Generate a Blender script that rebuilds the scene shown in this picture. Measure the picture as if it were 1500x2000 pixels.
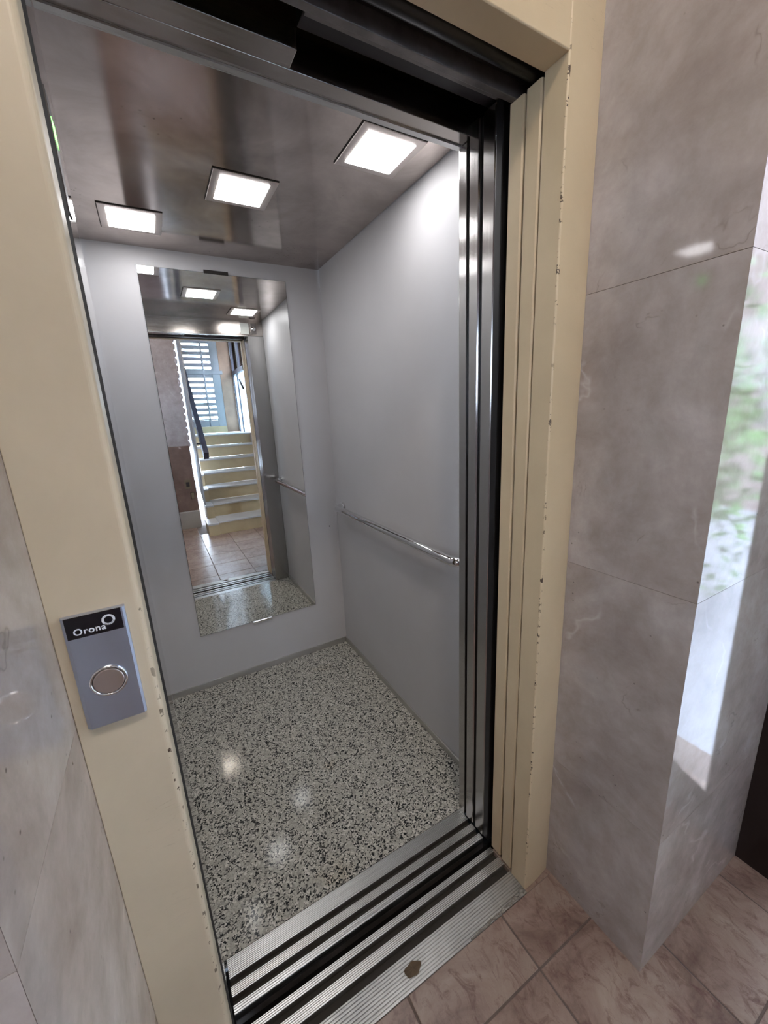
import bpy, bmesh, math, random
from mathutils import Vector, Matrix
for o in list(bpy.data.objects): bpy.data.objects.remove(o)
S = bpy.context.scene
COL = S.collection
random.seed(7)

# ------------------------------------------------------------------ camera
CX, CY, CZ = -0.7479, -0.5939, 1.3969
PITCH, YAW, ROLL, FPX = -0.2448, -0.5066, -0.0467, 785.37
def cam_axes():
    cy, sy = math.cos(YAW), math.sin(YAW); cp, sp = math.cos(PITCH), math.sin(PITCH)
    F = Vector((-sy*cp, cy*cp, sp)); R = Vector((cy, sy, 0)); U = R.cross(F)
    c, s = math.cos(ROLL), math.sin(ROLL)
    return c*R + s*U, -s*R + c*U, F
R_, U_, F_ = cam_axes()
cd = bpy.data.cameras.new('camera'); cam = bpy.data.objects.new('camera', cd); COL.objects.link(cam)
M = Matrix.Identity(4)
for i in range(3):
    M[i][0], M[i][1], M[i][2] = R_[i], U_[i], -F_[i]
M[0][3], M[1][3], M[2][3] = CX, CY, CZ
cam.matrix_world = M
cd.sensor_fit = 'HORIZONTAL'; cd.sensor_width = 36; cd.lens = FPX*36/1500
cd.clip_start = 0.01; cd.clip_end = 200
S.camera = cam

# ------------------------------------------------------------------ world, exposure
W = bpy.data.worlds.new('world'); S.world = W; W.use_nodes = True
bg = W.node_tree.nodes['Background']
bg.inputs[0].default_value = (0.66, 0.80, 1.0, 1); bg.inputs[1].default_value = 19
S.view_settings.view_transform = 'Standard'; S.view_settings.look = 'None'
S.view_settings.gamma = 1; S.view_settings.use_curve_mapping = False
S.view_settings.exposure = 1.0
LAMP = 13.5          # car downlight diffusers
HALL_FILL = 42.0           # added landing lamp, an unseen fill light

# ------------------------------------------------------------------ materials
def new_mat(name):
    m = bpy.data.materials.new(name); m.use_nodes = True
    nt = m.node_tree; return m, nt, nt.nodes['Principled BSDF']
def lin(c):
    return tuple(((v/255/12.92) if v/255 <= .04045 else ((v/255+.055)/1.055)**2.4) for v in c) + (1,)
def N(nt, t, **kw):
    n = nt.nodes.new(t)
    for k, v in kw.items(): setattr(n, k, v)
    return n
def ramp(nt, stops):
    r = N(nt, 'ShaderNodeValToRGB'); e = r.color_ramp.elements
    while len(e) < len(stops): e.new(0.5)
    for x, (p, c) in zip(e, stops): x.position = p; x.color = c
    return r
def coords(nt, scale=(1,1,1), rnd=True):
    tc = N(nt, 'ShaderNodeTexCoord'); mp = N(nt, 'ShaderNodeMapping'); mp.inputs['Scale'].default_value = scale
    nt.links.new(tc.outputs['Object'], mp.inputs['Vector'])
    if rnd:
        oi = N(nt, 'ShaderNodeObjectInfo'); mu = N(nt, 'ShaderNodeVectorMath', operation='SCALE')
        cb = N(nt, 'ShaderNodeCombineXYZ')
        for k in range(3): nt.links.new(oi.outputs['Random'], cb.inputs[k])
        nt.links.new(cb.outputs[0], mu.inputs[0]); mu.inputs['Scale'].default_value = 37
        nt.links.new(mu.outputs[0], mp.inputs['Location'])
    return mp.outputs[0]
def noise(nt, vec, scale, detail=4, rough=.6, dist=0):
    n = N(nt, 'ShaderNodeTexNoise'); n.inputs['Scale'].default_value = scale; n.inputs['Detail'].default_value = detail
    n.inputs['Roughness'].default_value = rough; n.inputs['Distortion'].default_value = dist
    nt.links.new(vec, n.inputs['Vector']); return n.outputs['Fac']
def mix(nt, fac, a, b, mode='MIX'):
    m = N(nt, 'ShaderNodeMix', data_type='RGBA', blend_type=mode)
    for sock, v in ((m.inputs[0], fac), (m.inputs[6], a), (m.inputs[7], b)):
        if hasattr(v, 'is_output') or isinstance(v, bpy.types.NodeSocket): nt.links.new(v, sock)
        else: sock.default_value = v
    return m.outputs[2]
def bump(nt, p, h, strength, dist=.002):
    b = N(nt, 'ShaderNodeBump'); b.inputs['Strength'].default_value = strength; b.inputs['Distance'].default_value = dist
    nt.links.new(h, b.inputs['Height']); nt.links.new(b.outputs[0], p.inputs['Normal'])
def plain(name, c, rough=.5, metal=0, var=.06, vs=6, bs=.0, bscale=200, spec=.5):
    m, nt, p = new_mat(name); v = coords(nt)
    f = noise(nt, v, vs, 5)
    c = lin(c); d = tuple(x*(1-var*2) for x in c[:3]) + (1,); e = tuple(min(1, x*(1+var)) for x in c[:3]) + (1,)
    r = ramp(nt, [(.3, d), (.7, e)]); nt.links.new(f, r.inputs[0]); nt.links.new(r.outputs[0], p.inputs['Base Color'])
    p.inputs['Roughness'].default_value = rough; p.inputs['Metallic'].default_value = metal
    p.inputs['Specular IOR Level'].default_value = spec
    if bs: bump(nt, p, noise(nt, v, bscale, 2), bs, .001)
    return m
def marble(name, base, light, dark, rough=.13):
    m, nt, p = new_mat(name); v = coords(nt)
    f = noise(nt, v, 3.2, 8, .62, .5)
    r = ramp(nt, [(.3, lin(dark)), (.5, lin(base)), (.72, lin(light))]); nt.links.new(f, r.inputs[0])
    f2 = noise(nt, v, 14, 8, .7, .3); r2 = ramp(nt, [(.35, (.86,.85,.84,1)), (.65, (1.06,1.05,1.05,1))]); nt.links.new(f2, r2.inputs[0])
    c = mix(nt, 1.0, r.outputs[0], r2.outputs[0], 'MULTIPLY')
    # thin pale and dark veins where a distorted noise crosses its middle value
    def vein(scale, width, dist, mask_scale, lo):
        n = noise(nt, v, scale, 5, .55, dist)
        a = N(nt, 'ShaderNodeMath', operation='SUBTRACT'); a.inputs[1].default_value = .5; nt.links.new(n, a.inputs[0])
        b = N(nt, 'ShaderNodeMath', operation='ABSOLUTE'); nt.links.new(a.outputs[0], b.inputs[0])
        rr = ramp(nt, [(0, (1,1,1,1)), (width, (0,0,0,1))]); nt.links.new(b.outputs[0], rr.inputs[0])
        mk = noise(nt, v, mask_scale, 3); rm = ramp(nt, [(lo, (0,0,0,1)), (lo+.08, (1,1,1,1))]); nt.links.new(mk, rm.inputs[0])
        mm = N(nt, 'ShaderNodeMath', operation='MULTIPLY'); nt.links.new(rr.outputs[0], mm.inputs[0]); nt.links.new(rm.outputs[0], mm.inputs[1])
        return mm.outputs[0]
    wv = vein(1.6, .010, .5, 5, .52)
    s1 = N(nt, 'ShaderNodeMath', operation='MULTIPLY'); s1.inputs[1].default_value = .35; nt.links.new(wv, s1.inputs[0])
    c = mix(nt, s1.outputs[0], c, lin(tuple(min(255, x+22) for x in light)))
    dv = vein(3.0, .005, .4, 8, .56)
    s2 = N(nt, 'ShaderNodeMath', operation='MULTIPLY'); s2.inputs[1].default_value = .35; nt.links.new(dv, s2.inputs[0])
    c = mix(nt, s2.outputs[0], c, lin(tuple(x*.55 for x in dark)))
    # small dark pits
    vo = N(nt, 'ShaderNodeTexVoronoi'); vo.inputs['Scale'].default_value = 42; nt.links.new(v, vo.inputs['Vector'])
    rp = ramp(nt, [(.05, (1,1,1,1)), (.11, (0,0,0,1))]); nt.links.new(vo.outputs['Distance'], rp.inputs[0])
    mk = noise(nt, v, 6, 3); rk = ramp(nt, [(.55, (0,0,0,1)), (.62, (.7,.7,.7,1))]); nt.links.new(mk, rk.inputs[0])
    pm = N(nt, 'ShaderNodeMath', operation='MULTIPLY'); nt.links.new(rp.outputs[0], pm.inputs[0]); nt.links.new(rk.outputs[0], pm.inputs[1])
    c = mix(nt, pm.outputs[0], c, lin(tuple(x*.5 for x in dark)))
    nt.links.new(c, p.inputs['Base Color'])
    p.inputs['Roughness'].default_value = rough; p.inputs['Specular IOR Level'].default_value = .42
    bump(nt, p, noise(nt, v, 9, 3), .05, .002)
    return m
def steel(name, c, rough=.25, axis=0, spots=False, dirt=0.0, bstr=.04, aniso=0, rv=.2, tan=None):
    m, nt, p = new_mat(name)
    sc = [220, 220, 220]; sc[axis] = 2
    v = coords(nt, tuple(sc)); f = noise(nt, v, 1, 3)
    r = ramp(nt, [(.3, (rough*(1-rv),)*3+(1,)), (.7, (min(1, rough*(1+rv)),)*3+(1,))]); nt.links.new(f, r.inputs[0])
    nt.links.new(r.outputs[0], p.inputs['Roughness'])
    p.inputs['Metallic'].default_value = 1
    v2 = coords(nt); f2 = noise(nt, v2, 3.5, 7, .65, .4)
    L = lin(c); d = tuple(x*(1-dirt) for x in L[:3]) + (1,)
    rc = ramp(nt, [(.35, d), (.62, L)]); nt.links.new(f2, rc.inputs[0]); cc = rc.outputs[0]
    if spots:
        vo = N(nt, 'ShaderNodeTexVoronoi'); vo.inputs['Scale'].default_value = 60; nt.links.new(v2, vo.inputs['Vector'])
        rp = ramp(nt, [(.12, (1,1,1,1)), (.2, (0,0,0,1))]); nt.links.new(vo.outputs['Distance'], rp.inputs[0])
        g = noise(nt, v2, 4.0, 3); rg = ramp(nt, [(.58, (0,0,0,1)), (.64, (.5,.5,.5,1))]); nt.links.new(g, rg.inputs[0])
        pm = N(nt, 'ShaderNodeMath', operation='MULTIPLY'); nt.links.new(rp.outputs[0], pm.inputs[0]); nt.links.new(rg.outputs[0], pm.inputs[1])
        cc = mix(nt, pm.outputs[0], cc, lin((50,42,38)))
    nt.links.new(cc, p.inputs['Base Color'])
    if aniso:
        p.inputs['Anisotropic'].default_value = aniso
        tg = N(nt, 'ShaderNodeCombineXYZ'); tg.inputs[axis if tan is None else tan].default_value = 1
        nt.links.new(tg.outputs[0], p.inputs['Tangent'])
    bump(nt, p, f, bstr, .0006)
    return m
def granite():
    m, nt, p = new_mat('granite'); v = coords(nt, rnd=False)
    nd = N(nt, 'ShaderNodeTexNoise'); nd.inputs['Scale'].default_value = 90; nt.links.new(v, nd.inputs['Vector'])
    vm = N(nt, 'ShaderNodeVectorMath', operation='MULTIPLY_ADD'); vm.inputs[1].default_value = (.012,.012,.012)
    nt.links.new(nd.outputs['Color'], vm.inputs[0]); nt.links.new(v, vm.inputs[2]); v = vm.outputs[0]
    vo = N(nt, 'ShaderNodeTexVoronoi'); vo.inputs['Scale'].default_value = 240; nt.links.new(v, vo.inputs['Vector'])
    sep = N(nt, 'ShaderNodeSeparateColor'); nt.links.new(vo.outputs['Color'], sep.inputs[0])
    r = ramp(nt, [(0, lin((40,42,44))), (.2, lin((84,84,82))), (.34, lin((152,151,144))), (.54, lin((182,180,170))), (.84, lin((205,203,195)))])
    r.color_ramp.interpolation = 'CONSTANT'; nt.links.new(sep.outputs[0], r.inputs[0])
    v3 = N(nt, 'ShaderNodeTexVoronoi'); v3.inputs['Scale'].default_value = 85; nt.links.new(v, v3.inputs['Vector'])
    s3 = N(nt, 'ShaderNodeSeparateColor'); nt.links.new(v3.outputs['Color'], s3.inputs[0])
    r3 = ramp(nt, [(0, (0,0,0,1)), (.8, (.75,.75,.75,1))]); r3.color_ramp.interpolation = 'CONSTANT'; nt.links.new(s3.outputs[1], r3.inputs[0])
    c = mix(nt, r3.outputs[0], r.outputs[0], lin((170,168,159)))
    n2 = noise(nt, v, 5, 3); r4 = ramp(nt, [(.62, (1,1,1,1)), (.8, (1.0,.9,.76,1))]); nt.links.new(n2, r4.inputs[0])
    c = mix(nt, 1.0, c, r4.outputs[0], 'MULTIPLY')
    nt.links.new(c, p.inputs['Base Color']); p.inputs['Roughness'].default_value = .1; p.inputs['Specular IOR Level'].default_value = .1
    bump(nt, p, sep.outputs[0], .08, .0006)
    return m
def floor_tile():
    m, nt, p = new_mat('floor_tile'); v = coords(nt)
    f = noise(nt, v, 5, 9, .7, .8)
    r = ramp(nt, [(.3, lin((98,76,68))), (.48, lin((142,121,110))), (.68, lin((163,146,134)))]); nt.links.new(f, r.inputs[0])
    f2 = noise(nt, coords(nt, (1.6,.8,1)), 22, 8, .75, 1.0)
    r2 = ramp(nt, [(.5, (0,0,0,1)), (.66, (.8,.8,.8,1))]); nt.links.new(f2, r2.inputs[0])
    c = mix(nt, r2.outputs[0], r.outputs[0], lin((98,68,62)))
    nt.links.new(c, p.inputs['Base Color']); p.inputs['Roughness'].default_value = .3
    bump(nt, p, f2, .25, .001)
    return m
def cream(name, c, chips=None):
    """painted sheet steel; chips=(axis, position, width): bare metal flaked along one edge"""
    m, nt, p = new_mat(name); v = coords(nt)
    f = noise(nt, v, 4, 6, .65, .3)
    C = lin(c); d = tuple(x*.9 for x in C[:3]) + (1,)
    r = ramp(nt, [(.35, d), (.65, C)]); nt.links.new(f, r.inputs[0]); col = r.outputs[0]
    # short dark scratches
    f3 = noise(nt, coords(nt, (6,6,60)), 1.4, 3, .5, .8)
    a = N(nt, 'ShaderNodeMath', operation='SUBTRACT'); a.inputs[1].default_value = .5; nt.links.new(f3, a.inputs[0])
    b = N(nt, 'ShaderNodeMath', operation='ABSOLUTE'); nt.links.new(a.outputs[0], b.inputs[0])
    rr = ramp(nt, [(0, (.2,.2,.2,1)), (.003, (0,0,0,1))]); nt.links.new(b.outputs[0], rr.inputs[0])
    mk = noise(nt, v, 7, 2); rm = ramp(nt, [(.62, (0,0,0,1)), (.68, (1,1,1,1))]); nt.links.new(mk, rm.inputs[0])
    mm = N(nt, 'ShaderNodeMath', operation='MULTIPLY'); nt.links.new(rr.outputs[0], mm.inputs[0]); nt.links.new(rm.outputs[0], mm.inputs[1])
    col = mix(nt, mm.outputs[0], col, lin((70,55,35)))
    if chips:
        tc = N(nt, 'ShaderNodeTexCoord'); sx = N(nt, 'ShaderNodeSeparateXYZ'); nt.links.new(tc.outputs['Object'], sx.inputs[0])
        def band(axis, pos, wd):
            s = N(nt, 'ShaderNodeMath', operation='SUBTRACT'); s.inputs[1].default_value = pos; nt.links.new(sx.outputs[axis], s.inputs[0])
            q = N(nt, 'ShaderNodeMath', operation='ABSOLUTE'); nt.links.new(s.outputs[0], q.inputs[0])
            l = N(nt, 'ShaderNodeMath', operation='LESS_THAN'); l.inputs[1].default_value = wd; nt.links.new(q.outputs[0], l.inputs[0]); return l.outputs[0]
        k = None
        for ch in chips:
            q = band(*ch)
            if k is None: k = q
            else:
                u = N(nt, 'ShaderNodeMath', operation='MULTIPLY'); nt.links.new(k, u.inputs[0]); nt.links.new(q, u.inputs[1]); k = u.outputs[0]
        n = noise(nt, coords(nt, (1,1,1), False), 60, 4, .7); n2 = noise(nt, coords(nt, (1,1,1), False), 5, 2)
        r1 = ramp(nt, [(.555, (0,0,0,1)), (.575, (1,1,1,1))]); nt.links.new(n, r1.inputs[0])
        r2 = ramp(nt, [(.42, (0,0,0,1)), (.52, (1,1,1,1))]); nt.links.new(n2, r2.inputs[0])
        u = N(nt, 'ShaderNodeMath', operation='MULTIPLY'); nt.links.new(r1.outputs[0], u.inputs[0]); nt.links.new(r2.outputs[0], u.inputs[1])
        w = N(nt, 'ShaderNodeMath', operation='MULTIPLY'); nt.links.new(u.outputs[0], w.inputs[0]); nt.links.new(k, w.inputs[1])
        col = mix(nt, w.outputs[0], col, lin((62,42,26)))
    nt.links.new(col, p.inputs['Base Color']); p.inputs['Roughness'].default_value = .42
    bump(nt, p, noise(nt, v, 260, 2), .06, .0005)
    return m
def emis(name, c, s):
    m, nt, p = new_mat(name)
    p.inputs['Base Color'].default_value = (.8,.8,.8,1)
    p.inputs['Emission Color'].default_value = c; p.inputs['Emission Strength'].default_value = s
    return m
def glass(name, tint=(1,1,1,1), ior=1.45, frost=0):
    m, nt, p = new_mat(name); nt.nodes.remove(p)
    out = [n for n in nt.nodes if n.type == 'OUTPUT_MATERIAL'][0]
    t = N(nt, 'ShaderNodeBsdfTransparent'); t.inputs[0].default_value = tint
    g = N(nt, 'ShaderNodeBsdfGlossy'); g.inputs['Roughness'].default_value = .02
    fr = N(nt, 'ShaderNodeFresnel'); fr.inputs[0].default_value = ior
    mx = N(nt, 'ShaderNodeMixShader'); nt.links.new(fr.outputs[0], mx.inputs[0]); nt.links.new(t.outputs[0], mx.inputs[1]); nt.links.new(g.outputs[0], mx.inputs[2])
    res = mx.outputs[0]
    if frost:
        tl = N(nt, 'ShaderNodeBsdfTranslucent'); tl.inputs[0].default_value = tint
        m2 = N(nt, 'ShaderNodeMixShader'); m2.inputs[0].default_value = frost
        nt.links.new(res, m2.inputs[1]); nt.links.new(tl.outputs[0], m2.inputs[2]); res = m2.outputs[0]
    nt.links.new(res, out.inputs[0]); return m

MT = {}
MT['marble'] = marble('marble', (164,152,145), (186,177,172), (140,126,118), .06)
MT['marble_far'] = marble('marble_far', (160,153,158), (176,170,176), (146,138,142), .2)
MT['laminate'] = plain('laminate', (196,195,196), .45, 0, .02, 3, .03, 300)
MT['ceil_steel'] = steel('ceil_steel', (204,192,186), .12, 1, True, .36, .004, 0, .05)
MT['steel'] = steel('steel', (186,184,182), .2, 2, False, .05, .02, .85, .2, 1)
MT['polished'] = steel('polished', (200,200,202), .05, 2, False, .02, .01)
MT['trans_steel'] = steel('trans_steel', (178,170,164), .22, 0, False, .08)
MT['alu'] = steel('alu', (205,204,202), .33, 0, False, .12)
MT['alu_worn'] = steel('alu_worn', (205,204,200), .38, 0, False, .45)
MT['chrome'] = steel('chrome', (225,225,226), .07, 0, False, .02, .01)
MT['base_metal'] = steel('base_metal', (205,203,200), .45, 0, False, .06)
MT['granite'] = granite()
MT['tile'] = floor_tile()
MT['grout'] = plain('grout', (105,92,86), .9, 0, .1, 20)
MT['cream'] = cream('cream', (202,180,146))
MT['cream_lit_left'] = cream('cream_lit_left', (202,188,164), [(0, -.7990, .0022), (2, .45, .72)])  # same cream paint, the left side's paler daylight put into the colour
MT['cream_right'] = cream('cream_right', (202,180,146), [(0, .001, .0035), (1, .001, .003)])
MT['black'] = plain('black', (38,33,38), .4, 0, .1)
MT['void'] = plain('void', (10,9,11), .9, 0, .1)  # near black, darkness of shaft and gaps put into the colour
MT['rubber'] = plain('rubber', (17,16,18), .4, 0, .05)
MT['track'] = plain('track', (128,122,120), .36, .6, .2, 12)
MT['seam'] = plain('seam', (48,44,40), .8)
MT['mirror'], _nt, _p = new_mat('mirror')
_p.inputs['Metallic'].default_value = 1; _p.inputs['Roughness'].default_value = 0.0
_p.inputs['Base Color'].default_value = (.90,.92,.915,1)
MT['mirror_edge'] = plain('mirror_edge', (60,66,66), .3)
MT['lamp'] = emis('lamp', (1,.985,1,1), LAMP)
MT['lampframe'] = plain('lampframe', (202,192,187), .3, .7, .02)
MT['green'] = emis('green_display', (.12,.95,.08,1), 2.2)
MT['plate'] = steel('plate', (196,206,226), .36, 2, False, .04)
MT['button'] = plain('button', (196,184,178), .3, .9, .02, 3)
MT['nameplate'] = plain('nameplate', (16,14,22), .22)
MT['white_print'] = plain('white_print', (222,226,236), .5, 0, .01)
MT['white'] = plain('white', (226,224,222), .6, 0, .03)
MT['ceilwhite'] = plain('ceilwhite', (205,200,195), .8, 0, .02)
MT['plaster'] = plain('plaster', (150,140,136), .6, 0, .05)
MT['bronze'] = plain('bronze', (38,28,26), .35, .4, .15)
MT['stair_white'] = plain('stair_white', (172,170,168), .35, 0, .04)
MT['stair_cream'] = plain('stair_cream', (172,154,120), .45, 0, .06)
MT['louver'] = plain('louver', (132,133,136), .55, 0, .04)
MT['wood'] = plain('wood', (140,112,92), .5, 0, .1)
MT['rail_dark'] = plain('rail_dark', (52,52,66), .35, .2, .05)
MT['alu_dark'] = plain('alu_dark', (92,90,98), .4, .5, .05)
MT['glass'] = glass('glass')
MT['glass_frost'] = glass('glass_frost', (.82,.93,.96,1), 1.15, .6)
MT['glass_thin'] = glass('glass_thin', (1,1,1,1), 1.12)
MT['outlet'] = plain('outlet', (120,110,90), .6)
MT['rust'] = plain('rust', (96,80,60), .8, 0, .2, 30)
MT['cement'] = plain('cement', (150,146,138), .85, 0, .2, 40)
MT['brown_dado'] = marble('brown_dado', (118,98,90), (132,112,104), (98,80,72), .3)
MT['leaf'] = plain('leaf', (80,120,58), .6, 0, .25, 3)
MT['ground'] = plain('ground', (126,126,130), .9)
MT['facade'] = plain('facade', (118,104,100), .8, 0, .12, 2)
MT['hall_fill'] = emis('hall_fill', (1,.88,.76,1), HALL_FILL)
MT['paper'] = plain('paper', (205,208,202), .5, 0, .02)
MT['sticker'] = plain('sticker', (150,160,60), .5)

# ------------------------------------------------------------------ builders
def props(o, label=None, cat=None, group=None, kind=None):
    if label: o['label'] = label
    if cat: o['category'] = cat
    if group: o['group'] = group
    if kind: o['kind'] = kind
    return o
def thing(name, label, cat, loc=(0,0,0), group=None):
    o = bpy.data.objects.new(name, None); COL.objects.link(o); o.location = loc; o.empty_display_size = .05
    return props(o, label, cat, group)
def link(name, me, mat, parent=None, loc=(0,0,0), kind=None, label=None):
    o = bpy.data.objects.new(name, me); COL.objects.link(o)
    if mat is not None and not me.materials: me.materials.append(MT[mat])
    if parent is not None:
        o.parent = parent
        pl = Vector(parent.location)
        if parent.parent: pl = pl + Vector(parent.parent.location)
        o.location = Vector(loc) - pl
    else: o.location = loc
    return props(o, label, kind=kind)
def box_bm(x0, x1, y0, y1, z0, z1, bev=0, seg=2):
    bm = bmesh.new(); bmesh.ops.create_cube(bm, size=1)
    for v in bm.verts: v.co = Vector((x0+(v.co.x+.5)*(x1-x0), y0+(v.co.y+.5)*(y1-y0), z0+(v.co.z+.5)*(z1-z0)))
    if bev: bmesh.ops.bevel(bm, geom=list(bm.edges), offset=bev, segments=seg, profile=.6, affect='EDGES')
    return bm
def fin(bm, name, smooth=False):
    bmesh.ops.recalc_face_normals(bm, faces=list(bm.faces))
    me = bpy.data.meshes.new(name); bm.to_mesh(me); bm.free()
    if smooth:
        for f in me.polygons: f.use_smooth = True
    return me
def box(name, x0, x1, y0, y1, z0, z1, mat, parent=None, bev=0, kind=None, label=None, world=False):
    """world=True keeps mesh in world coordinates (object at origin), else the origin sits at the box's base centre"""
    if world: return link(name, fin(box_bm(x0,x1,y0,y1,z0,z1,bev), name), mat, parent, (0,0,0), kind, label)
    cx, cy = (x0+x1)/2, (y0+y1)/2
    return link(name, fin(box_bm(x0-cx,x1-cx,y0-cy,y1-cy,0,z1-z0,bev), name), mat, parent, (cx,cy,z0), kind, label)
def prism(pts, z0, z1, axis='z'):
    """extrude a polygon: axis z: pts are (x,y); axis x: pts are (y,z) extruded from x=z0 to z1"""
    bm = bmesh.new()
    def P(p, t):
        return (p[0], p[1], t) if axis == 'z' else ((t, p[0], p[1]) if axis == 'x' else (p[0], t, p[1]))
    a = [bm.verts.new(P(p, z0)) for p in pts]; b = [bm.verts.new(P(p, z1)) for p in pts]
    bm.faces.new(a); bm.faces.new(b[::-1])
    for i in range(len(pts)):
        j = (i+1) % len(pts); bm.faces.new((a[i], b[i], b[j], a[j]))
    return bm
def tube_bm(pts, r, seg=20, caps=True):
    bm = bmesh.new(); rings = []; n = len(pts); up = Vector((0,0,1))
    for i, p in enumerate(pts):
        p = Vector(p); t = (Vector(pts[min(i+1,n-1)]) - Vector(pts[max(i-1,0)])).normalized()
        a = t.cross(up) if abs(t.z) < .95 else t.cross(Vector((1,0,0))); a.normalize(); b = t.cross(a)
        rings.append([bm.verts.new(p + r*(math.cos(2*math.pi*k/seg)*a + math.sin(2*math.pi*k/seg)*b)) for k in range(seg)])
    for A, B in zip(rings, rings[1:]):
        for k in range(seg): bm.faces.new((A[k], A[(k+1)%seg], B[(k+1)%seg], B[k]))
    if caps: bm.faces.new(rings[0]); bm.faces.new(rings[-1])
    return bm
def disc_bm(cx, cy, cz, profile, seg=48):
    """lathe about the Y axis: profile = [(radius, y)], facing -Y"""
    bm = bmesh.new(); rings = []
    for r, y in profile:
        if r < 1e-6: rings.append([bm.verts.new((cx, cy+y, cz))])
        else: rings.append([bm.verts.new((cx+r*math.cos(2*math.pi*k/seg), cy+y, cz+r*math.sin(2*math.pi*k/seg))) for k in range(seg)])
    for A, B in zip(rings, rings[1:]):
        for k in range(seg):
            if len(B) == 1: bm.faces.new((A[k], A[(k+1)%seg], B[0]))
            elif len(A) == 1: bm.faces.new((A[0], B[(k+1)%seg], B[k]))
            else: bm.faces.new((A[k], A[(k+1)%seg], B[(k+1)%seg], B[k]))
    return bm

YB = 1.5297           # mirror face
XR, XL = .119, -.876  # car side walls
HC = 2.105            # car ceiling
YW = YB + .005        # car back wall face
D = -.272             # marble front face
XJ, XJL = .103, -.895 # marble reveals
XO = -.795            # left edge of the opening

# ------------------------------------------------------------------ car shell
wb = box('wall_car_back', XL-.02, XR+.02, YW, YW+.03, -.02, 2.13, 'laminate', kind='structure', world=True)
wr = box('wall_car_right', XR, XR+.02, .301, YW-.0005, -.02, 2.13, 'laminate', kind='structure', world=True)
wl = box('wall_car_left', XL-.02, XL, .301, YW-.0005, -.02, 2.13, 'laminate', kind='structure', world=True)
cf = box('floor_car', XL+.0005, XR-.0005, .298, YW-.001, -.03, 0, 'granite', kind='structure', world=True)
cc = box('ceiling_car', XL+.006, XR-.006, .302, YW-.006, HC, HC+.012, 'ceil_steel', kind='structure', world=True)
box('ceiling_gap_backing', XL+.001, XR-.001, .302, YW-.001, HC+.025, HC+.04, 'void', kind='structure', world=True)  # black backing sheet, puts the shade of the ceiling's edge gap in colour
box('baseboard_back', XL+.001, XR-.001, YW-.008, YW-.0003, 0, .034, 'base_metal', kind='structure', bev=.0015, world=True)
box('baseboard_right', XR-.008, XR-.0003, .302, YW-.009, 0, .030, 'base_metal', kind='structure', bev=.0015, world=True)
box('baseboard_left', XL+.0003, XL+.008, .302, YW-.009, 0, .030, 'base_metal', kind='structure', bev=.0015, world=True)
# tiny screw on the back wall
sc_ = thing('wall_screw', 'tiny dark screw head in grey back wall beside the handrail corner', 'screw', (.066, YW, .764))
link('screw_head', fin(disc_bm(.066, YW, .764, [(0,-.0022),(.0025,-.002),(.0034,-.0006),(.0034,-.0001)], 16), 'screw_head', True), 'black', sc_)

# front wall of the car: return panels and transom
fr = props(bpy.data.objects.new('wall_car_front', None), kind='structure'); COL.objects.link(fr)
box('return_panel', 0.0, XR-.0005, .272, .300, .0, 1.9985, 'steel', fr, .0015, world=True, label='brushed steel return panel at right of the doorway')
box('return_panel', XL+.0005, -.800, .180, .300, .0, 1.9985, 'polished', fr, .002, world=True, label='mirror-polished steel return panel at left of the doorway')
tr = box('transom', XL+.0005, XR-.0005, .254, .300, 2.0, HC+.024, 'trans_steel', fr, .0012, world=True, label='brownish steel transom above the car doorway')
box('door_lip', XO-.004, .0, .290, .3045, 1.9965, 1.9998, 'alu', fr, world=True)
dp = box('position_display', -.8018, -.7985, .183, .216, 1.69, 1.835, 'black', fr, .0005, world=True, label='small black display with green lit screen')
box('lit_screen', -.7984, -.7978, .189, .214, 1.776, 1.803, 'green', dp, world=True)

# downlights
def downlight(cx, cy, label, g='square LED downlights in the car ceiling'):
    t = thing('ceiling_downlight', label, 'light', (cx, cy, HC), g)
    bm = bmesh.new(); h, q = .098, .0735
    z0, z1 = -.004, -.0002
    def ring(s, z): return [bm.verts.new((x*s, y*s, z)) for x, y in ((-1,-1),(1,-1),(1,1),(-1,1))]
    a, b, c, d = ring(h, z1), ring(h-.002, z0), ring(q+.001, z0), ring(q+.001, z1)
    for A, B in ((a,b),(b,c),(c,d)):
        for k in range(4): bm.faces.new((A[k], A[(k+1)%4], B[(k+1)%4], B[k]))
    link('frame', fin(bm, 'light_frame'), 'lampframe', t, (cx, cy, HC))
    o = link('gap_plate', fin(box_bm(-.0994,.0968,-.0994,.0968,-.0022,-.0001), 'gap_plate'), 'seam', t, (cx, cy, HC))  # dark plate offset to draw the shaded gap on two sides
    link('diffuser', fin(box_bm(-q,q,-q,q,-.0062,-.0013,.001,1), 'diffuser'), 'lamp', t, (cx, cy, HC))
downlight(-.065, .565, 'lit square ceiling light nearest the doorway, beside the right wall')
downlight(-.375, .924, 'lit square ceiling light in the middle of the car ceiling')
downlight(-.690, 1.276, 'lit square ceiling light at back left, nearest the mirror')

# wall mirror with its two clips
mt = thing('wall_mirror', 'tall frameless mirror on the back wall reflecting the staircase', 'mirror', (-.378, YB, .3044))
link('mirror_glass', fin(box_bm(-.6925,-.0628,YB,YW-.0003,.3044,2.0343), 'mirror_glass'), 'mirror', mt)
bk = box('edge_strip', -.694, -.0613, YB+.0012, YW-.0001, .3029, 2.0358, 'mirror_edge', mt, world=True)
box('clip', -.432, -.328, YB-.004, YW-.0001, 2.0325, 2.046, 'seam', mt, .001, world=True, label='dark clip at the top edge of the mirror')
box('clip', -.426, -.321, YB-.006, YW-.0001, .291, .305, 'chrome', mt, .001, world=True, label='chrome clip at the bottom edge of the mirror')

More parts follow.
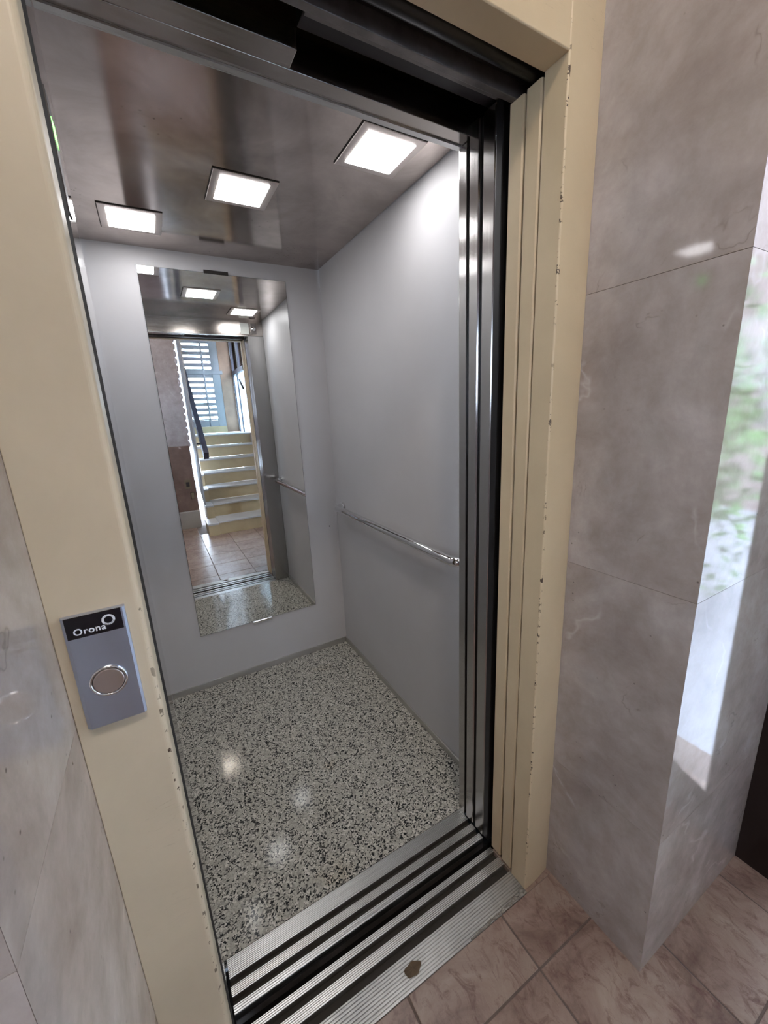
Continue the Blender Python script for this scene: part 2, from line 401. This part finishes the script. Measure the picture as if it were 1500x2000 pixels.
# handrail
hr = thing('handrail', 'polished chrome handrail bent into the grey right wall of the car', 'handrail', (XR, .9, .893))
pts = []
rb, xa, ya, yz, zr = .038, .069, .392, 1.425, .893
pts.append((XR-.001, ya, zr))
for k in range(9):
    a = math.pi/2*k/8; pts.append((xa+rb-rb*math.sin(a), ya+rb-rb*math.cos(a), zr))
for k in range(1, 12): pts.append((xa, ya+rb+(yz-ya-2*rb)*k/12, zr))
for k in range(9):
    a = math.pi/2*k/8; pts.append((xa+rb-rb*math.cos(a), yz-rb+rb*math.sin(a), zr))
pts.append((XR-.001, yz, zr))
link('rail', fin(tube_bm(pts, .0175, 28), 'rail', True), 'chrome', hr)
for yy in (ya, yz):
    bm = tube_bm([(XR-.005, yy, zr), (XR-.0004, yy, zr)], .024, 28)
    link('wall_flange', fin(bm, 'flange'), 'chrome', hr)

# notices on the inner face of the transom (seen in the mirror)
nt_ = thing('wall_notice', 'pale square notice on steel transom seen in the mirror', 'sign', (-.015, .30, 2.05))
box('notice_sheet', -.046, .016, .3002, .3015, 2.010, 2.087, 'paper', nt_, world=True)
em = thing('emergency_light', 'small dark glass emergency lamp beside the pale notice in the mirror', 'light', (.048, .30, 2.05))
eh = box('housing', .028, .070, .3002, .308, 2.012, 2.087, 'track', em, .002, world=True)
bm = disc_bm(0, 0, 0, [(0,-.004),(.010,-.003),(.0155,0),(.0175,.001)], 24)
for v in bm.verts: v.co = Vector((.049 - v.co.x, .3082 - v.co.y, 2.050 + v.co.z))
link('lens', fin(bm, 'lens', True), 'chrome', eh)

# ------------------------------------------------------------------ car door (parked to the right)
cdoor = props(bpy.data.objects.new('door_2', None), kind='structure'); COL.objects.link(cdoor)
def leaf(name, y0, y1, mat, parent, x0=0.0, z0=.008, z1=2.026, label=None):
    bm = prism([(x0+.0, y0+.003), (x0+.003, y0), (x0+.38, y0), (x0+.38, y1), (x0+.003, y1), (x0, y1-.003)], z0, z1)
    return link(name, fin(bm, name), mat, parent, label=label)
leaf('door_panel', .229, .264, 'steel', cdoor, .0)
leaf('door_panel', .179, .219, 'steel', cdoor, .001)
box('rubber_edge', .0012, .36, .158, .1785, .01, 2.026, 'rubber', cdoor, .002, world=True)
box('gap_strip', .008, .2, .2195, .2285, .01, 2.026, 'rubber', cdoor, world=True)  # dark strips stand in for the shaded gaps between car door leaves
box('gap_strip', .008, .2, .2645, .2712, .01, 2.026, 'rubber', cdoor, world=True)
# landing door (parked to the right)
ldoor = props(bpy.data.objects.new('door_3', None), kind='structure'); COL.objects.link(ldoor)
leaf('door_panel', .060, .098, 'cream', ldoor, .0015, .008, 1.9985)
leaf('door_panel', .104, .143, 'cream', ldoor, .0025, .008, 1.9985)
box('gap_strip', .010, .2, .0535, .0597, .01, 2.0, 'seam', ldoor, world=True)  # dark strips put in as the gap shade between landing door leaves
box('gap_strip', .010, .2, .0985, .1037, .01, 2.0, 'seam', ldoor, world=True)

# ------------------------------------------------------------------ sills
def ribbed(y0, y1, pitch, depth, zt=0.0, zb=-.012):
    n = max(1, round((y1-y0)/pitch)); p = (y1-y0)/n; pts = [(y0, zb)]
    for i in range(n):
        a = y0+i*p
        pts += [(a+.0001, zt-depth), (a+p*.2, zt), (a+p*.62, zt), (a+p*.82, zt-depth)]
    pts.append((y1, zb)); return pts
def sill(name, label, strips, grooves, x0, x1, mat='alu'):
    t = thing(name, label, 'sill', ((x0+x1)/2, strips[0][0], -.03)); t['kind'] = 'thing'
    lo, hi = strips[0][0], strips[-1][1]
    box('sill_base', x0, x1, lo, hi, -.045, -.022, 'track', t, world=True)
    for s in strips:
        y0, y1, p, d = s[:4]; m = s[4] if len(s) > 4 else mat
        link('ridge_strip', fin(prism(ribbed(y0, y1, p, d, 0, -.0219), x0, x1, 'x'), 'ridge_strip'), m, t)
    for y0, y1 in grooves:
        box('groove', x0, x1, y0+.0002, y1-.0002, -.0219, -.016, 'seam', t, world=True)
sill('landing_sill', 'ribbed aluminium landing sill with two dark door grooves, worn outer edge',
     [(-.008,.062,.0068,.0022,'alu_worn'), (.083,.109,.0042,.0018), (.127,.145,.0045,.0018)],
     [(.062,.083), (.109,.127)], XJL+.1, .0005)
sill('car_sill', 'ribbed aluminium car sill with two narrow grooves against the granite floor',
     [(.178,.198,.005,.0018), (.213,.236,.0040,.0018), (.252,.2975,.0042,.0016)],
     [(.198,.213), (.236,.252)], XL+.08, .0005)
st = thing('glue_patch', 'brown dried glue patch stuck on the outer ridges of the landing sill', 'stain', (-.38, .03, 0))
bm = bmesh.new()
ring = [bm.verts.new((-.382+.024*math.cos(a)*(1+.12*math.sin(3*a+1)), .026+.014*math.sin(a)*(1+.1*math.cos(5*a)), .0002)) for a in [2*math.pi*k/22 for k in range(22)]]
top = [bm.verts.new((v.co.x*.8-.382*.2, v.co.y*.8+.026*.2, .0011+.0005*math.sin(i*2.3))) for i, v in enumerate(ring)]
ctr = bm.verts.new((-.381, .027, .0009))
for k in range(22):
    j = (k+1) % 22; bm.faces.new((ring[k], ring[j], top[j], top[k])); bm.faces.new((top[k], top[j], ctr))
link('glue_lump', fin(bm, 'glue_lump'), 'rust', st)
# ragged cement along the sill's outer right end
st = thing('cement_crust', 'ragged grey cement crust along the outer edge of the landing sill', 'cement', (-.1, 0, 0))
bm = bmesh.new(); rr = random.Random(3)
for i in range(26):
    x = -.21 + .2*i/25; w = .004+.008*rr.random()*(i/25); y = -.006+.012*rr.random()*(i/25)
    b2 = bmesh.ops.create_icosphere(bm, subdivisions=1, radius=1)
    for v in b2['verts']: v.co = Vector((x+v.co.x*w*1.2, y+v.co.y*w*.7, .0002+v.co.z*(.0012+.0012*rr.random())*(1+.3*rr.random())))
o = link('crust', fin(bm, 'crust', True), 'cement', st); o['kind'] = 'stuff'

# ------------------------------------------------------------------ landing door frame (cream sheet steel)
def rounded_jamb(x0, x1, y0, y1, r_in, side):
    """front face at y0; the corner towards the opening is rounded. side=+1: opening on the low-x side"""
    pts = []
    if side > 0:
        for k in range(7):
            a = math.pi/2*k/6; pts.append((x0+r_in-r_in*math.cos(a), y0+r_in-r_in*math.sin(a)))
        for k in range(1, 13):
            t = k/12; pts.append((x0+r_in+(x1-x0-r_in)*t, y0+.008*t*t))
        pts += [(x1, y1), (x0, y1)]
    else:
        ro = .001
        for k in range(4):
            a = math.pi/2*k/3; pts.append((x0+ro-ro*math.cos(a), y0+ro-ro*math.sin(a)))
        for k in range(7):
            a = math.pi/2*k/6; pts.append((x1-r_in+r_in*math.sin(a), y0+r_in-r_in*math.cos(a)))
        pts += [(x1, y1), (x0, y1)]
    return pts
lf = props(bpy.data.objects.new('trim_1', None), kind='structure'); COL.objects.link(lf)
bm = prism(rounded_jamb(0, XJ-.0003, 0, .053, .004, 1), 0, 2.6)
o = link('jamb', fin(bm, 'jamb'), 'cream_right', lf, label='cream right jamb with chipped paint along its edge')
bm = prism(rounded_jamb(XJL+.0001, XO, 0, .053, .008, -1), 0, 2.6)
o = link('jamb', fin(bm, 'jamb'), 'cream_lit_left', lf, label='cream left jamb carrying the call button')
bm = prism([(0,2.0),(.003,1.997)][:0] + [(.002,2.0),(.054,2.0),(.054,2.6),(0,2.6),(0,2.002)], XO+.0006, -.0006, 'x')
link('head_panel', fin(bm, 'head_panel'), 'cream', lf, label='cream head panel over the opening')
for o in lf.children:
    md = o.modifiers.new('b', 'BEVEL'); md.width = .0008; md.segments = 2; md.limit_method = 'ANGLE'

# ------------------------------------------------------------------ tracks above the opening, black shaft shell added against light leaks
tk = thing('landing_track', 'black door track with round bar over the landing doorway', 'track', (-.4, .08, 2.05))
link('round_bar', fin(tube_bm([(XO, .078, 2.017), (.10, .078, 2.017)], .0165, 24), 'round_bar', True), 'rubber', tk)
box('track_rail', XO, .10, .124, .139, 2.0, 2.06, 'track', tk, .0015, world=True)
box('hanger_plate', XO, .10, .10, .123, 2.03, 2.06, 'black', tk, world=True)
tk2 = thing('car_track', 'black steel track beam in front of the car transom', 'track', (-.3, .2, 2.05))
box('track_beam', -.425, .10, .176, .214, 2.035, 2.09, 'black', tk2, .002, world=True)
box('lower_flange', -.425, .10, .172, .180, 2.028, 2.045, 'track', tk2, .001, world=True)
op = thing('door_operator_cover', 'brownish grey steel cover box under the transom at left', 'cover', (-.61, .23, 2.0))
box('cover', -.79, -.429, .2105, .2538, 2.0008, 2.032, 'trans_steel', op, .0012, world=True)
sk = thing('small_sticker', 'small yellow-green sticker under the steel cover box at top left', 'sticker', (-.72, .25, 2.0))
box('sticker_sheet', -.735, -.712, .240, .2535, 1.9998, 2.0003, 'sticker', sk, world=True)

def struct(name, x0, x1, y0, y1, z0, z1, mat): return box(name, x0, x1, y0, y1, z0, z1, mat, kind='structure', world=True)
struct('shaft_blocker_right', .42, .44, .054, .60, -.5, 2.7, 'void')  # unseen black panels added to keep stray light out of the shaft
struct('shaft_blocker_left', -1.02, -1.0, .054, .60, -.5, 2.7, 'void')
struct('shaft_blocker_ceiling', -1.0, .42, .054, .2535, 2.45, 2.47, 'void')
struct('shaft_blocker_back', -1.0, XL-.021, .30, .32, -.5, 2.7, 'void')
struct('shaft_blocker_rear', XR+.021, .42, .30, .32, -.5, 2.7, 'void')
struct('shaft_blocker_top', -1.0, .42, .2545, .2995, 2.135, 2.47, 'void')
struct('shaft_blocker_floor', -1.0, .42, .1465, .60, -.5, -.48, 'void')
struct('shaft_blocker_front', -1.0, .42, .1350, .1445, -.48, -.0455, 'void')
struct('shaft_blocker_under', -1.0, .42, .1785, .30, -.48, -.0455, 'void')
struct('leak_filler_right', .001, .6275, -.0084, .1344, -.03, -.0006, 'tile')  # fillers added under the jambs to block light from below
struct('leak_filler_left', -2.2, XO-.0005, -.0084, .1344, -.03, -.0006, 'grout')
struct('under_blocker', -8, 9, -12, 8, -.7, -.65, 'void')  # unseen black slab added to block sky light from underneath
struct('shaft_blocker_cap_left', -1.0, XO-.001, .0535, .12, 0, 2.45, 'void')

# ------------------------------------------------------------------ marble walls of the landing
ZJ = [0, .414, 1.014, 1.618, 2.22, 2.9]
def slab(parent, poly, z0, z1, label=None):
    cx = sum(p[0] for p in poly)/len(poly); cy = sum(p[1] for p in poly)/len(poly)
    bm = prism([(a-cx, b-cy) for a, b in poly], 0, z1-z0-.0008)
    return link('marble_slab', fin(bm, 'marble_slab'), 'marble', parent, (cx, cy, z0), label=label)
wlr = struct('wall_landing_right', .1235, .6272, -.2515, .053, 0, 2.9, 'seam')
wll = struct('wall_landing_left', -2.2, XJL-.0205, -.2555, .053, 0, 2.9, 'seam')
for a, b in zip(ZJ, ZJ[1:]):
    slab(wlr, [(XJ,.052),(XJ,D),(.123,-.252),(.123,.052)], a, b)
    slab(wlr, [(XJ+.0003,D-.0001),(.6275,D-.0001),(.6275,-.252),(.1233,-.252)], a, b)
    slab(wll, [(XJL,.052),(XJL,-.276),(XJL-.02,-.256),(XJL-.02,.052)], a, b)
    slab(wll, [(XJL-.0003,-.2761),(-1.5,-.2761),(-1.5,-.256),(XJL-.0203,-.256)], a, b)
    slab(wll, [(-1.501,-.2761),(-2.2,-.2761),(-2.2,-.256),(-1.501,-.256)], a, b)
struct('wall_over_door', XJL-.0, XJ, .0, .053, 2.601, 2.9, 'marble')

# ------------------------------------------------------------------ landing floor tiles
fl = struct('floor_landing', -2.3, 1.0, -4.6, -.0085, -.03, -.0022, 'grout')
tile_mesh = {}
P_ = .316
for i in range(-7, 3):
    for j in range(0, 8):
        x0 = -.104 + i*P_; x1 = x0 + P_; y1 = -.140 - (j-1)*P_; y0 = y1 - P_
        if j == 0: y1 = -.0085; y0 = -.140
        if x0 > .10 and j == 0: continue
        if x0 < -.9 and j == 0: continue
        if x0 > .6: continue
        if j == 1 and x0 < -1.2: continue
        if y1 < -1.6 and x1 > -.2: continue
        g = .0024
        w, h = round(x1-x0-2*g, 4), round(y1-y0-2*g, 4)
        if j == 0: h = round(y1-.0-y0-g, 4)
        if (w, h) not in tile_mesh:
            me = fin(box_bm(-w/2, w/2, -h/2, h/2, -.008, 0, .0012, 1), 'floor_tile'); me.materials.append(MT['tile']); tile_mesh[(w, h)] = me
        o = bpy.data.objects.new('tile', tile_mesh[(w, h)]); COL.objects.link(o); o.parent = fl
        o.location = ((x0+x1)/2, (y0+y1)/2 + (g/2 if j == 0 else 0), -random.random()*.0004)

# ------------------------------------------------------------------ rest of the landing room
struct('wall_landing_side', -2.22, -2.2, -1.05, .053, 0, 2.9, 'marble_far')
struct('wall_landing_side_far', -2.22, -2.2, -2.21, -1.6005, 0, 2.9, 'marble_far')
struct('wall_landing_side_low', -2.22, -2.2, -1.60, -1.0505, 0, 1.45, 'marble_far')
struct('wall_landing_side_top', -2.22, -2.2, -1.60, -1.0505, 2.0, 2.9, 'marble_far')
w3 = props(bpy.data.objects.new('window_3_added', None), kind='structure'); COL.objects.link(w3)  # added window out of view, daylight fill from the left
for a_, b_ in ((-1.60, -1.57), (-1.34, -1.32), (-1.08, -1.051)): box('window_frame', -2.23, -2.19, a_, b_, 1.451, 1.999, 'alu_dark', w3, world=True)
for a_, b_ in ((-1.57, -1.34), (-1.32, -1.08)): box('glass_pane', -2.212, -2.206, a_, b_, 1.451, 1.999, 'glass', w3, world=True)
wbk = struct('wall_landing_back', -2.2, -.348, -2.23, -2.21, 0, 2.9, 'marble_far')
struct('baseboard_landing', -2.2, -.36, -2.2095, -2.13, 0, .222, 'stair_white')
struct('ceiling_landing', -2.22, 1.2, -4.6, .053, 2.9, 2.92, 'ceilwhite')
box('dado_panel', -2.2, -.350, -2.2099, -2.206, 0, 1.08, 'brown_dado', wbk, world=True)
bm = bmesh.new()
for k in range(17):
    b2 = bmesh.ops.create_icosphere(bm, subdivisions=2, radius=1)
    for v in b2['verts']: v.co = Vector((-.345+v.co.x*.016, -.005+v.co.y*.012, 1.1+k*.085+v.co.z*.038))
o = link('edge_beading', fin(bm, 'edge_beading', True), 'marble_far', wbk, (0, -2.205, 0)); o['kind'] = 'stuff'
# entrance door of the building: dark metal with glass, right of the marble
ed = props(bpy.data.objects.new('door_1', None), kind='structure'); COL.objects.link(ed)
XD = .628
box('door_frame', XD, XD+.05, -.372, -.2525, 0, 2.25, 'bronze', ed, .002, world=True, label='dark bronze stile beside the marble wall')
box('door_frame', XD, XD+.05, -1.45, -1.36, 0, 2.25, 'bronze', ed, .002, world=True)
box('bottom_rail', XD+.001, XD+.049, -1.36, -.372, 0, .035, 'bronze', ed, .002, world=True)
box('top_rail', XD+.001, XD+.049, -1.36, -.372, 2.14, 2.25, 'bronze', ed, .002, world=True)
box('glass_pane', XD+.02, XD+.026, -1.36, -.372, .035, 2.14, 'glass', ed, world=True)
struct('wall_entrance_post', .6285, .70, -.252, .053, 0, 2.9, 'plaster')
struct('wall_over_entrance', XD, XD+.06, -1.45, -.2525, 2.251, 2.9, 'plaster')
struct('wall_stair_right', .70, .76, -1.60, -1.4505, 0, 2.9, 'plaster')
struct('wall_stair_dado', .70, .76, -3.38, -1.6005, 0, 1.155, 'plaster')
w2 = props(bpy.data.objects.new('window_2_added', None), kind='structure'); COL.objects.link(w2)  # unseen glazing added to let more daylight onto the landing
box('window_frame', .70, .75, -1.64, -1.601, 1.156, 2.9, 'alu_dark', w2, world=True)
box('mullion', .70, .75, -2.52, -2.48, 1.156, 2.9, 'alu_dark', w2, world=True)
box('glass_pane', .72, .726, -3.38, -2.52, 1.156, 2.9, 'glass', w2, world=True)
box('glass_pane', .72, .726, -2.48, -1.64, 1.156, 2.9, 'glass', w2, world=True)
struct('wall_stair_low', .70, .76, -4.4, -3.3805, 0, 1.155, 'plaster')

# stair window beside the upper landing
wn = props(bpy.data.objects.new('window_1', None), kind='structure'); COL.objects.link(wn)
box('window_frame', .70, .75, -4.40, -4.36, 1.156, 2.9, 'alu_dark', wn, world=True)
box('window_frame', .70, .75, -3.42, -3.381, 1.156, 2.9, 'alu_dark', wn, world=True)
box('transom_bar', .69, .75, -4.36, -3.42, 2.15, 2.22, 'alu_dark', wn, world=True)
box('mullion', .70, .75, -4.05, -4.01, 1.156, 2.15, 'alu_dark', wn, world=True)
box('mullion', .70, .75, -3.88, -3.80, 2.22, 2.9, 'alu_dark', wn, world=True)
box('glass_pane', .72, .726, -4.36, -4.05, 1.156, 2.15, 'glass_frost', wn, world=True)
box('glass_pane', .72, .726, -4.01, -3.42, 1.156, 2.15, 'glass_frost', wn, world=True)
box('glass_pane', .72, .726, -4.36, -3.42, 2.22, 2.9, 'glass_thin', wn, world=True)
bm = tube_bm([(.69, -3.75, 2.03), (.67, -3.62, 1.98), (.665, -3.40, 1.86)], .018, 10)
hw = link('window_stay', fin(bm, 'window_stay', True), 'black', wn)

# louvred screen wall behind the stairs
lw = thing('louvre_screen', 'white slatted louvre screen behind the staircase, seen in the mirror', 'screen', (.1, -4.45, 1.16))
box('screen_frame', .355, .488, -4.47, -4.405, 1.22, 2.9, 'louver', lw, .004, world=True)
box('screen_frame', -.60, -.46, -4.47, -4.405, 1.22, 2.9, 'louver', lw, .004, world=True)
box('stile', .205, .235, -4.46, -4.40, 1.22, 2.9, 'louver', lw, .004, world=True)
box('stile', -.15, -.12, -4.46, -4.40, 1.22, 2.9, 'louver', lw, .004, world=True)
box('plinth', -.60, .488, -4.48, -4.395, 1.156, 1.27, 'stair_cream', lw, .004, world=True)
box('plinth_top', -.46, .355, -4.46, -4.405, 1.271, 1.385, 'louver', lw, .002, world=True)
zg = [1.429+.0949*k for k in range(8)] + [2.286+.0965*k for k in range(7)]
hg = .019
zs = [1.385]
spans = []
prev = 1.3855
for z in zg: spans.append((prev, z-hg)); prev = z+hg
for a, b in spans:
    box('slat', -.46, .355, -4.455, -4.41, a, b, 'louver', lw, .003, world=True)
box('middle_shelf', -.46, .53, -4.46, -4.396, 2.175, 2.238, 'louver', lw, .004, world=True)
struct('wall_stair_back', .4885, .70, -4.47, -4.4005, 1.156, 2.9, 'wood')
struct('wall_stair_back_left', -1.6, -.601, -4.47, -4.4005, 1.156, 2.9, 'louver')

# ------------------------------------------------------------------ staircase
stc = thing('staircase', 'cream and white staircase rising behind the landing, seen in the mirror', 'stairs', (.25, -1.58, 0))
RISE, RUN, Y0 = .165, .322, -1.575
for i in range(7):
    y = Y0 - RUN*i; z = RISE*(i+1)
    yb = y - RUN if i < 6 else y - .02
    box('riser', -.2, .698, yb+.0005, y, z-RISE+.0003, z-.0203, 'stair_cream', stc, world=True)
    box('tread', -.2, .698, yb+.001, y+.014, z-.02, z, 'stair_white', stc, .003, world=True)
    if i < 4:
        xl_ = -.325 if i == 0 else -.288
        box('curb_block', xl_, -.2005, yb+.03, y+.035, z-RISE+.0003 if i == 0 else z-RISE-.03, z-.0305, 'stair_cream', stc, .003, world=True)
        box('curb_cap', xl_-.006, -.2005, yb+.036, y+.045, z-.03, z-.008, 'stair_white', stc, .003, world=True)
yl = Y0 - RUN*6 - .0205
box('upper_landing', -1.6, .698, -4.393, yl, 1.135, 1.155, 'stair_white', stc, .003, world=True)
box('landing_slab', -1.6, .698, -4.393, yl, 1.0, 1.1345, 'stair_cream', stc, world=True)
# spine wall at the left of the flight, its underside follows the flight
bm = prism([(-1.745,.36), (-1.745,2.898), (-4.39,2.898), (-4.39,1.1555), (-3.60,1.1555), (-2.9,.90), (-2.50,.70), (-1.9,.40)], -.312, -.296, 'x')
link('spine_wall', fin(bm, 'spine_wall'), 'louver', stc)
hrl = stc
A = Vector((-.20,-1.82,.96)); B = Vector((-.20,-3.3,2.18))
bm = bmesh.new(); d = (B-A).normalized(); nrm = d.cross(Vector((1,0,0))).normalized()
vs = []
for p in (A, B):
    vs.append([bm.verts.new(p + sx*Vector((1,0,0)) + sz*nrm) for sx, sz in ((-.03,-.055),(.03,-.055),(.03,.055),(-.03,.055))])
for k in range(4): bm.faces.new((vs[0][k], vs[0][(k+1)%4], vs[1][(k+1)%4], vs[1][k]))
bm.faces.new(vs[0]); bm.faces.new(vs[1])
hrl = link('handrail', fin(bm, 'handrail'), 'rail_dark', stc, label='dark blue-grey handrail')
for t in (.12, .8):
    q = A.lerp(B, t); link('bracket', fin(tube_bm([(-.294, q.y, q.z), (-.21, q.y, q.z)], .011, 10), 'bracket'), 'rail_dark', hrl)
ot = thing('wall_socket', 'old beige socket plate low on the marble wall in the mirror', 'socket', (-.44, -2.21, .5))
ob = box('socket_plate', -.475, -.405, -2.2058, -2.198, .52, .64, 'outlet', ot, .003, world=True)
box('socket_face', -.46, -.42, -2.1978, -2.194, .55, .61, 'black', ob, .002, world=True)
ot = thing('cable_box', 'dark cable box under the beige socket on the marble wall', 'box', (-.40, -2.21, .4))
ob = box('box_body', -.425, -.378, -2.2058, -2.19, .38, .47, 'seam', ot, .003, world=True)
box('box_lid', -.42, -.383, -2.1898, -2.185, .385, .465, 'outlet', ob, .002, world=True)

# added landing fill lamp above (outside the picture) and the outdoors beyond the glass
hl = thing('fill_lamp', 'added round white lamp filling the landing with light', 'light', (-.6, -1.0, 2.9))
bm = bmesh.new()
prof = [(.0,-.07),(.07,-.066),(.12,-.05),(.15,-.022),(.155,-.012)]
rg = []
for r, z in prof:
    rg.append([bm.verts.new((-.6+max(r,.001)*math.cos(2*math.pi*k/32), -1.0+max(r,.001)*math.sin(2*math.pi*k/32), 2.9+z)) for k in range(32)])
for a_, b_ in zip(rg, rg[1:]):
    for k in range(32): bm.faces.new((a_[k], a_[(k+1)%32], b_[(k+1)%32], b_[k]))
link('fill_lamp_shade', fin(bm, 'fill_lamp_shade', True), 'hall_fill', hl)
link('fill_lamp_base', fin(tube_bm([(-.6,-1,2.8998),(-.6,-1,2.888)], .165, 32), 'fill_lamp_base'), 'white', hl)
struct('ground_outside', .80, 9, -9, 3, -.12, -.10, 'ground')
fo = thing('added_facade', 'added building front across the street, toned down for reflections', 'building', (6.2, -3, -.1))  # added front, its tone set to dim reflections in the marble
box('facade_wall', 6.0, 6.4, -11, 3, -.10, 5.2, 'facade', fo, world=True)
for k in range(5):
    box('window', 5.985, 5.9995, -10+k*2.6, -8.9+k*2.6, 1.0, 2.6, 'track', fo, world=True)
bm = bmesh.new(); rr = random.Random(5)
for k in range(2600):
    c = Vector((2.6+rr.gauss(0,.28), -1.55+rr.gauss(0,.35), 1.15+rr.gauss(0,.45)))
    if c.z < .1: continue
    u = Vector((rr.gauss(0,1), rr.gauss(0,1), rr.gauss(0,1))).normalized(); v = u.cross(Vector((rr.gauss(0,1), rr.gauss(0,1), rr.gauss(0,1)))).normalized()
    s = .045
    bm.faces.new([bm.verts.new(c+u*s), bm.verts.new(c+v*s*.5), bm.verts.new(c-u*s), bm.verts.new(c-v*s*.5)])
sh = thing('green_shrub', 'leafy green shrub outside the entrance door', 'shrub', (2.6, -1.55, -.1))
o = link('foliage', fin(bm, 'foliage'), 'leaf', sh); o['kind'] = 'stuff'
link('stem', fin(tube_bm([(2.6,-1.55,-.1),(2.6,-1.55,1.2)], .03, 8), 'stem'), 'wood', sh)

# ------------------------------------------------------------------ call button plate on the left jamb
cb = thing('call_button_panel', 'blue-grey steel call plate with round button on the cream left jamb', 'call panel', (-.848, 0, 1.008))
x0, x1, z0, z1 = -.882, -.8145, 1.008, 1.168
prf = [(x0, -.0002), (x0, -.0050), (x0+.0042, -.009), (x1-.0025, -.009), (x1, -.0065), (x1, -.0002)]
link('plate', fin(prism(prf, z0, z1), 'plate'), 'plate', cb)
box('nameplate', x0+.0038, x1-.0045, -.0098, -.0091, 1.1395, 1.1679, 'nameplate', cb, world=True, label='black name strip')
tx = bpy.data.curves.new('lettering', 'FONT'); tx.body = 'Orona'; tx.size = .0118; tx.extrude = .0001; tx.space_character = 1.1
tx.offset = .00018
to = bpy.data.objects.new('lettering', tx); COL.objects.link(to); tx.materials.append(MT['white_print'])
bpy.context.view_layer.update()
tme = bpy.data.meshes.new_from_object(to.evaluated_get(bpy.context.evaluated_depsgraph_get()))
bpy.data.objects.remove(to)
tme.transform(Matrix.Translation((-.8715, -.0101, 1.1440)) @ Matrix.Rotation(math.pi/2, 4, 'X'))
link('lettering', tme, None, cb)
# ring emblem: solid crescent above, short ticks below
bm = bmesh.new(); cxr, czr, yr = -.8335, 1.1553, -.0100
def arc(a0, a1, r0, r1, n, off0=(0,0)):
    A_ = []; B_ = []
    for k in range(n+1):
        a = a0+(a1-a0)*k/n
        A_.append(bm.verts.new((cxr+r0*math.cos(a)+off0[0], yr, czr+r0*math.sin(a)+off0[1]))); B_.append(bm.verts.new((cxr+r1*math.cos(a), yr, czr+r1*math.sin(a))))
    for k in range(n): bm.faces.new((A_[k], A_[k+1], B_[k+1], B_[k]))
arc(math.radians(-15), math.radians(215), .0046, .0073, 28)
for k in range(13):
    a = math.radians(217+k*10); arc(a, a+math.radians(6.2), .0046, .0071, 2)
link('emblem', fin(bm, 'emblem'), 'white_print', cb)
bxc, bzc = -.8475, 1.0715
link('button_bezel', fin(disc_bm(bxc, -.009, bzc, [(.0215,-.0001),(.0213,-.0022),(.0198,-.0034),(.0183,-.0026),(.0178,-.0004)]), 'bezel', True), 'chrome', cb)
link('button', fin(disc_bm(bxc, -.009, bzc, [(.0172,-.0002),(.0172,-.0021),(.0162,-.0027),(0,-.0027)]), 'button', False), 'button', cb)
link('button_gap', fin(disc_bm(bxc, -.009, bzc, [(.018,-.0006),(0,-.0006)]), 'gap'), 'black', cb)
